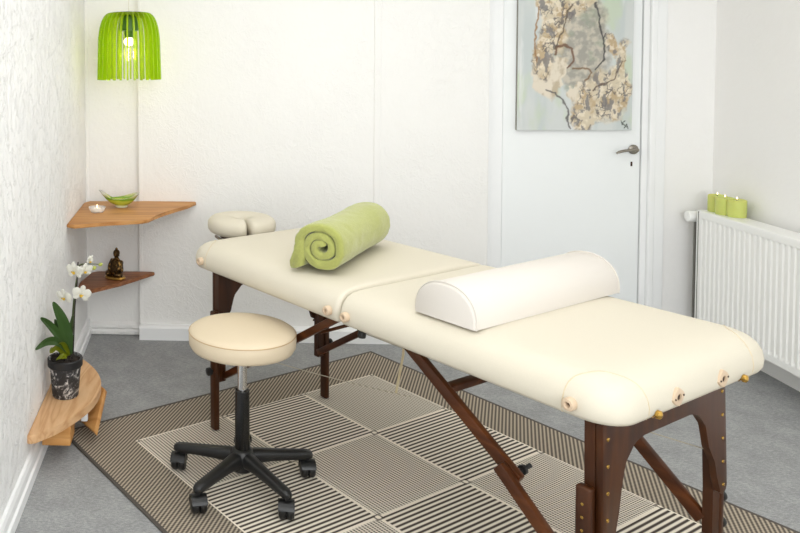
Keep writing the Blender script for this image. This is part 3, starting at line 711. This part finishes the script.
view = Vector((.17,-.98,0))
sd = Vector((1,0,0))
leafs = [ ([(70,354,0),(67,337,-.01),(61,318,-.025),(53,302,-.045)], .024, Vector((.85,.5,.3)),'leaf'),
          ([(68,350,-.01),(59,337,-.05),(49,325,-.085),(40.5,318,-.12)], .017, Vector((.35,.75,.75)),'leaf'),
          ([(67,352,-.02),(57,342,-.08),(46,342,-.14),(35.5,349.5,-.195)], .0150, Vector((.05,.6,1)),'leaf'),
          ([(69,354,.02),(63,341,.03),(59,330,.035),(55,319,.04)], .017, Vector((1,-.5,.2)),'leaf'),
          ([(71,354,.01),(70,338,.02),(71,326,.03),(73,314,.035)], .010, Vector((1,.6,.1)),'leaf'),
          ([(68,356,-.02),(61,346,-.05),(55,346,-.07),(50,353,-.085)], .023, Vector((.8,.1,.6)),'leaf_yellow'),
          ([(67,357,-.03),(64,356,-.045),(60,358,-.06),(56,360,-.065)], .010, Vector((.3,.9,.4)),'leaf_yellow')]
for pts, wd, s, m in leafs: obj('leaf', blade([lo(*p) for p in pts], wd, .25, s), m, orc, angle=70)
spike1 = smooth_path([lo(70,357,.02), lo(72,335,.02), lo(73,312,.02), lo(75,292,.02), lo(77,278,.02), lo(79,266,.02), lo(88,264,.03), lo(100,264.5,.04)],6)
obj('flower_stem', tube(spike1, [.0038]*24+[.003]*12+[.0018]*(len(spike1)-36), 8), 'stem', orc)
spike2 = smooth_path([lo(73,357,.0), lo(74,330,.0), lo(75,305,.0), lo(77,285,-.01), lo(78,262,-.015)],6)
obj('support_stake', tube(spike2, .0028, 8), plain('dark_stake', srgb(40,36,26), .6), orc)
def flower(px, py, dy, size, yaw, tilt, roll=0):
    c = lo(px,py,dy); m = Matrix.Translation(c)@Matrix.Rotation(yaw,4,'Z')@Matrix.Rotation(tilt,4,'X')@Matrix.Rotation(roll,4,'Y')
    bm = NB()
    # petals lie in the local xz plane, facing -y
    def petal(a, ln, wd, cup):
        rows = []
        for i in range(9):
            t = i/8; w = wd*math.sin(PI*min(.985,(.06+.94*t)))**.55*(.55+.6*t if t < .75 else 1.0)
            if t == 1: w *= .3
            rows.append([bm.verts.new(m@Vector((math.sin(a)*ln*t+math.cos(a)*w*k, -cup*math.sin(PI*t)*ln+.004*abs(k)-.0015*t, math.cos(a)*ln*t-math.sin(a)*w*k))) for k in (-1,-.5,0,.5,1)])
        for r0, r1 in zip(rows, rows[1:]):
            for k in range(4): bm.faces.new((r0[k],r0[k+1],r1[k+1],r1[k]))
    for a in (0, math.radians(125), math.radians(-125)): petal(a, size*.95, size*.32, .06)
    for a in (math.radians(72), math.radians(-72)): petal(a, size*1.02, size*.52, .10)
    bmesh.ops.solidify(bm, geom=list(bm.faces), thickness=.0008)
    fl = obj('flower', bm, 'petal', orc, angle=80)
    bm = NB(); lm = m@Matrix.Translation((0,-.006,-.003))
    add_lathe(bm, [(0,-size*.30),(size*.10,-size*.26),(size*.15,-size*.12),(size*.09,0),(0,size*.07)], 12, mat=lm@Matrix.Rotation(math.radians(28),4,'X'))
    for s in (-1,1): add_lathe(bm, [(0,-size*.08),(size*.08,0),(0,size*.12)], 8, mat=lm@Matrix.Translation((s*size*.14,-.002,0))@Matrix.Rotation(s*.6,4,'Y'))
    obj('flower_lip', bm, 'lip', fl)
flower(74,271,-.025,.040,-.55,.12)
flower(85,270.5,-.03,.034,.55,.30)
flower(81.5,294,-.03,.039,.22,.10,.25)
flower(64,297,-.015,.037,-.45,.25)
flower(90,260.5,.03,.024,1.1,.3,.6)
for px, py, r in ((100.5,264.5,.0075),(94,268,.0085)):
    c = lo(px,py,.03); obj('flower_bud', lathe([(0,-r*1.3),(r*.7,-r*.8),(r,0),(r*.7,r*.8),(0,r*1.3)],12,mat=Matrix.Translation(c)@Matrix.Rotation(1.1,4,'Y')), 'bud', orc)

# ------------------------------------------------------------------ things on the shelves
def statuette():
    o = thing('statuette', 'small dark bronze seated meditating figure on the brown corner shelf', 'statue', (-.428,4.085,.3645), math.radians(-38))
    n = NT('aged_bronze'); co = n.coord('Object'); f = n.noise(co, 55, 5, .65); n.base(n.ramp(f, [(.36, srgb(40,31,20)), (.52, srgb(88,66,38)), (.68, srgb(186,146,80))])); n.set(Roughness=.38, Metallic=.85); n.bump(n.noise(co,120,4),.5,.003)
    pl = lathe([(0,0),(.060,0),(.062,.004),(.059,.008),(.056,.012),(0,.013)], 36)
    for v in pl.verts: v.co.y = v.co.y*.74-.012
    g = plain('polished_bronze', srgb(170,130,64), .3, .9, var=.25)
    obj('base', pl, g, o)
    me = bpy.data.meshes.new('figure')
    V = [(0,0,.035),(0,0,.062),(0,0,.085),(0,-.001,.101),(0,-.002,.112),        # pelvis, waist, chest, neck, head
         (-.026,-.004,.086),(-.037,-.012,.058),(-.022,-.034,.042),(.026,-.004,.086),(.037,-.012,.058),(.022,-.034,.042), # arms
         (-.028,-.012,.024),(-.050,-.024,.022),(-.020,-.042,.024),(.028,-.012,.024),(.050,-.024,.022),(.020,-.044,.028)]
    E = [(0,1),(1,2),(2,3),(3,4),(2,5),(5,6),(6,7),(2,8),(8,9),(9,10),(0,11),(11,12),(12,13),(0,14),(14,15),(15,16)]
    Rr = [.034,.033,.030,.014,.012,.018,.016,.011,.018,.016,.011,.022,.018,.012,.022,.018,.012]
    me.from_pydata(V, E, []); f_ = bpy.data.objects.new('figure', me); COL.objects.link(f_); f_.parent = o
    sk = f_.modifiers.new('skin','SKIN'); ss_ = f_.modifiers.new('sub','SUBSURF'); ss_.levels = ss_.render_levels = 2
    for i, r in enumerate(Rr): me.skin_vertices[0].data[i].radius = (r,r*.9)
    me.skin_vertices[0].data[0].use_root = True
    dg = bpy.context.evaluated_depsgraph_get(); dg.update()
    new = bpy.data.meshes.new_from_object(f_.evaluated_get(dg)); f_.modifiers.clear(); f_.data = new
    new.materials.clear(); new.materials.append(n.m)
    new.polygons.foreach_set('use_smooth', [True]*len(new.polygons))
    bm = lathe([(0,-.019),(.009,-.017),(.0145,-.008),(.0165,.002),(.0155,.010),(.011,.0165),(0,.0185)], 20, center=(0,-.003,.124))
    for s in (-1,1): add_lathe(bm, [(0,-.009),(.003,-.006),(.0035,.003),(0,.007)], 8, mat=Matrix.Translation((s*.0165,-.001,.121)))
    add_lathe(bm, [(0,-.006),(.0028,-.004),(0,.004)], 8, mat=Matrix.Translation((0,-.0195,.122)))
    obj('head', bm, n.m, o)
    bm = lathe([(.0172,.124),(.0178,.130),(.0165,.138),(.0115,.1445),(.0075,.147),(.0072,.152),(.004,.157),(0,.159)], 20, center=(0,-.001,0))
    obj('topknot_hair', bm, n.m, o)
statuette()
def tealight():
    o = thing('tealight_holder', 'round clear glass tealight dish with a lit white candle on the honey corner shelf', 'candle holder', (-.503,3.885,.7475))
    obj('glass_dish', lathe([(0,0),(.030,0),(.034,.003),(.041,.016),(.0435,.027),(.0415,.028),(.038,.018),(.031,.007),(0,.006)], 36), 'glass', o)
    c = obj('tealight', lathe([(0,.0065),(.0195,.0065),(.0195,.020),(.018,.0205),(.0175,.018),(0,.018)], 28), 'white_wax', o)
    obj('flame', lathe([(0,.021),(.0032,.025),(.0036,.029),(.002,.037),(0,.042)], 12), 'flame', c)
tealight()
def bowl():
    o = thing('glass_bowl', 'green and yellow art glass bowl with one swept up lip on the honey corner shelf', 'bowl', (-.395,4.03,.7475))
    n = NT('green_glass'); c = n.node('ShaderNodeTexCoord'); sp = n.node('ShaderNodeSeparateXYZ'); n.lk(c.outputs['Object'], sp.inputs[0])
    h = n.math('ADD', sp.outputs[2], n.math('MULTIPLY', n.noise(n.coord('Object'), 14, 2), .016))
    n.base(n.ramp(n.math('MULTIPLY', h, 11), [(.12,(.95,.96,.82,1)),(.28,(.80,.82,.08,1)),(.44,(.82,.85,.12,1)),(.54,(.22,.52,.03,1)),(.66,(.85,.87,.35,1)),(.85,(.95,.95,.86,1))]))
    n.set(Roughness=.04, Transmission_Weight=.5, IOR=1.4)
    N = 56
    def rim(a):       # radius and height of the lip by direction
        d = lambda c: math.atan2(math.sin(a-c),math.cos(a-c))
        left = math.exp(-(d(PI)/.30)**2); right = math.exp(-(d(.25)/.95)**2)
        return .058+.052*left+.030*right, .043+.040*left+.026*right
    loops = []
    for t in (0,.12,.3,.5,.7,.85,1):
        loops.append([((.030+(rim(a)[0]-.030)*t**.9)*math.cos(a), (.024+(rim(a)[0]*.72-.024)*t**.9)*math.sin(a), .012+(rim(a)[1]-.012)*t**1.5) for a in [2*PI*i/N for i in range(N)]])
    inner = []
    for t in (1,.85,.65,.4,.15):
        inner.append([((.030+(rim(a)[0]-.034)*t**.9-.001)*math.cos(a)*.96, (.024+(rim(a)[0]*.72-.028)*t**.9)*math.sin(a)*.96, .017+(rim(a)[1]-.0165)*t**1.5) for a in [2*PI*i/N for i in range(N)]])
    foot = [[(r*math.cos(a),r*.8*math.sin(a),z) for a in [2*PI*i/N for i in range(N)]] for r, z in ((.028,0),(.031,.002),(.029,.010))]
    gb = obj('glass_body', loft(foot+loops+inner), n.m, o, angle=80); gb.scale = (1.08,1.08,1.08)
bowl()

# ------------------------------------------------------------------ pendant lamp
LPc = (-.345,3.985)
lamp = thing('pendant_lamp', 'bright green ribbed translucent pendant lamp hanging in the far left corner', 'lamp', (LPc[0],LPc[1],1.408))
n = NT('green_acrylic'); t_ = n.t
tp = n.node('ShaderNodeBsdfTransparent'); tp.inputs[0].default_value = (.74,.93,.06,1)
tl = n.node('ShaderNodeBsdfTranslucent'); tl.inputs[0].default_value = (.80,.97,.03,1)
df = n.node('ShaderNodeBsdfDiffuse'); df.inputs[0].default_value = (.66,.90,.03,1)
gl = n.node('ShaderNodeBsdfGlossy'); gl.inputs['Roughness'].default_value = .12
m1 = n.node('ShaderNodeMixShader'); m1.inputs[0].default_value = .45; n.lk(tl.outputs[0], m1.inputs[1]); n.lk(df.outputs[0], m1.inputs[2])
m2 = n.node('ShaderNodeMixShader'); m2.inputs[0].default_value = .5; n.lk(m1.outputs[0], m2.inputs[1]); n.lk(tp.outputs[0], m2.inputs[2])
fr = n.node('ShaderNodeFresnel'); fr.inputs[0].default_value = 1.35
m3 = n.node('ShaderNodeMixShader'); n.lk(fr.outputs[0], m3.inputs[0]); n.lk(m2.outputs[0], m3.inputs[1]); n.lk(gl.outputs[0], m3.inputs[2])
n.lk(m3.outputs[0], [q for q in t_.nodes if q.type == 'OUTPUT_MATERIAL'][0].inputs[0])
gm = n.m
H = .338; RB = .163
prof = []
for i in range(27):
    t = i/26; r = RB*(1-.05*t-.02*t*t) if t < .5 else RB*(.970-.40*((t-.5)/.5)**2.0); prof.append((r, H*(t if t < .5 else .5+.5*math.sin((t-.5)/.5*PI/2)**1.0)))
proto = None
bm = NB(); K = 0
pts = []
def fin_poly(w):
    out = []; inn = []
    for i, (r, z) in enumerate(prof):
        a = prof[max(i-1,0)]; b = prof[min(i+1,len(prof)-1)]; tx, tz = b[0]-a[0], b[1]-a[1]; l = math.hypot(tx,tz); out.append((r,z)); inn.append((r-tz/l*w, z+tx/l*w if tx < 0 else z))
    return out+[(.045,H),(.045,H-.012)]+inn[::-1]
for k in range(28):
    a = -1.4244+2*PI*(k+.5)/28
    if proto is None:
        P_ = fin_poly(.020); bmf = prism(P_, -.0041, .0041, 'xz', .0015, 1)
        proto = obj('rib', bmf, gm, lamp, rot=(0,0,a), angle=40)
    else: dup(proto, lamp, (0,0,0), (0,0,a))
obj('top_ring', lathe([(.030,H-.016),(.085,H-.016),(.092,H-.010),(.090,H+.001),(.060,H+.004),(.030,H+.004)], 48, close=True), gm, lamp)
obj('lamp_socket', lathe([(0,H+.006),(.032,H+.006),(.034,H),(.050,H-.060),(.048,H-.090),(.024,H-.094),(.020,H-.125),(0,H-.125)], 32), plain('green_socket', srgb(62,104,10), .4), lamp)
bl = obj('bulb', lathe([(0,H-.168),(.014,H-.165),(.024,H-.155),(.027,H-.144),(.022,H-.134),(.016,H-.128),(.014,H-.1255),(0,H-.1255)], 24), 'bulb', lamp)
obj('cord', tube([(0,0,H),(0,0,ZC-1.408)], .0028, 8), plain('white_cord', srgb(226,222,212), .6), lamp)
pl = bpy.data.lights.new('lamp_glow','POINT'); pl.energy = 1.1; pl.color = (1,.86,.55); pl.shadow_soft_size = .035
po = bpy.data.objects.new('lamp_glow', pl); COL.objects.link(po); po.location = (LPc[0],LPc[1],1.408+H-.21)

# ------------------------------------------------------------------ radiator
RX, RY1, RY0, RZ0, RZ1 = 2.53, 4.162, 2.95, .146, .724
rad = thing('radiator', 'white ribbed panel radiator with thermostat valve mounted on the right wall', 'radiator', (RX+.05,(RY0+RY1)/2,0))
ox, oy = RX+.05, (RY0+RY1)/2
def rl(x,y,z): return (x-ox,y-oy,z)
# ribbed front: section along y
pitch = .0345; secs = []; y = RY1-.028
ys = []; 
while y-pitch > RY0+.02:
    ys += [(y,0),(y-pitch*.30,0),(y-pitch*.40,.007),(y-pitch*.90,.007)]; y -= pitch
ys.append((y,0)); ys = [(RY1,0)]+ys+[(RY0,0)]
bm = NB(); rows = []
for yy, dpt in ys:
    row = []
    for z, k in ((RZ0,0),(RZ0+.020,0),(RZ0+.030,0),(RZ0+.044,1),(RZ1-.046,1),(RZ1-.034,0),(RZ1-.012,0),(RZ1-.002,-.5),(RZ1,-1.4)):
        row.append(bm.verts.new(rl(RX+(dpt*k if k > 0 else -.004*k*1.0), yy, z)))
    rows.append(row)
for a, b in zip(rows, rows[1:]):
    for k in range(len(a)-1): bm.faces.new((a[k],a[k+1],b[k+1],b[k]))
obj('front_panel', bm, 'radiator', rad, True, angle=25)
bm = box(rl(RX+.001,RY0,RZ0), rl(RX+.008,RY0+.004,RZ1)); add_box(bm, rl(RX+.0095,RY0,RZ0+.002), rl(RX+.013,RY1,RZ1-.004)); add_box(bm, rl(RX+.085,RY0,RZ0+.004), rl(RX+.100,RY1,RZ1-.004),.003); add_box(bm, rl(RX+.013,RY1-.03,RZ0), rl(RX+.085,RY1-.028,RZ1-.01))
add_box(bm, rl(RX+.10,RY0+.1,RZ0+.05), rl(XR-.001,RY0+.14,RZ1-.05)); add_box(bm, rl(RX+.10,RY1-.2,RZ0+.05), rl(XR-.001,RY1-.16,RZ1-.05))
obj('rear_panel', bm, 'radiator', rad, False)
bm = NB(); add_box(bm, rl(RX+.006,RY0,RZ1-.003), rl(RX+.104,RY1,RZ1+.001), .001)
tg = obj('top_cover', bm, 'radiator', rad, False)
obj('edge_gap', box(rl(RX-.0006,RY1-.017,RZ0+.004), rl(RX+.002,RY1-.011,RZ1-.004)), plain('grey_gap', srgb(120,118,112), .6), rad, False)
obj('end_cap', box(rl(RX+.004,RY1-.001,RZ0+.004), rl(RX+.104,RY1+.003,RZ1-.002), .001), plain('grey_end_cap', srgb(172,170,164), .4), rad, False)
vy, vz = 4.200, .684
bm = lathe([(0,0),(.021,0),(.0265,.003),(.028,.010),(.028,.052),(.024,.062),(.018,.064),(.018,.085),(0,.085)], 32, mat=Matrix.Translation(rl(2.503,vy,vz))@Matrix.Rotation(PI/2,4,'Y'))
obj('thermostat_valve', bm, 'radiator', rad)
obj('feed_pipe', add_tube(tube([rl(2.546,vy,vz-.02), rl(2.546,vy,0.0)], .0065, 12), [rl(2.555,vy,vz),rl(2.58,4.16,vz)], .0085, 12), plain('grey_pipe', srgb(118,116,110), .4), rad)

# three pillar candles on the radiator
cp = []
for i, (x, y, lab) in enumerate(((2.600,4.118,'lime green pillar candle nearest the back corner on the radiator'), (2.590,4.045,'middle lime green pillar candle of the three on the radiator'), (2.607,3.985,'lime green pillar candle nearest the camera on the radiator, hiding part of the next'))):
    if i == 0:
        cn = thing('pillar_candle', lab, 'candle', (x,y,RZ1+.0015), 0, 'pillar candles on the radiator')
        r_, h_ = .040, .083
        obj('wax', lathe([(0,0),(r_-.002,0),(r_,.003),(r_+.0005,h_*.5),(r_,h_-.003),(r_-.003,h_),(r_-.008,h_-.003),(r_-.014,h_-.008),(0,h_-.009)], 40), 'candle', cn)
        obj('melted_pool', lathe([(0,h_-.0088),(r_-.014,h_-.0078),(r_-.0145,h_-.0070),(0,h_-.0072)], 28), 'wax_top', cn)
        obj('wick', tube([(0,0,h_-.009),(.001,0,h_+.004)], .0012, 6), 'wick', cn)
        obj('flame', lathe([(0,h_+.001),(.0024,h_+.004),(.0028,h_+.007),(.0014,h_+.012),(0,h_+.015)], 12), 'flame', cn)
    else: copy_tree(cn, (x,y,RZ1+.0015), i*1.1, lab)
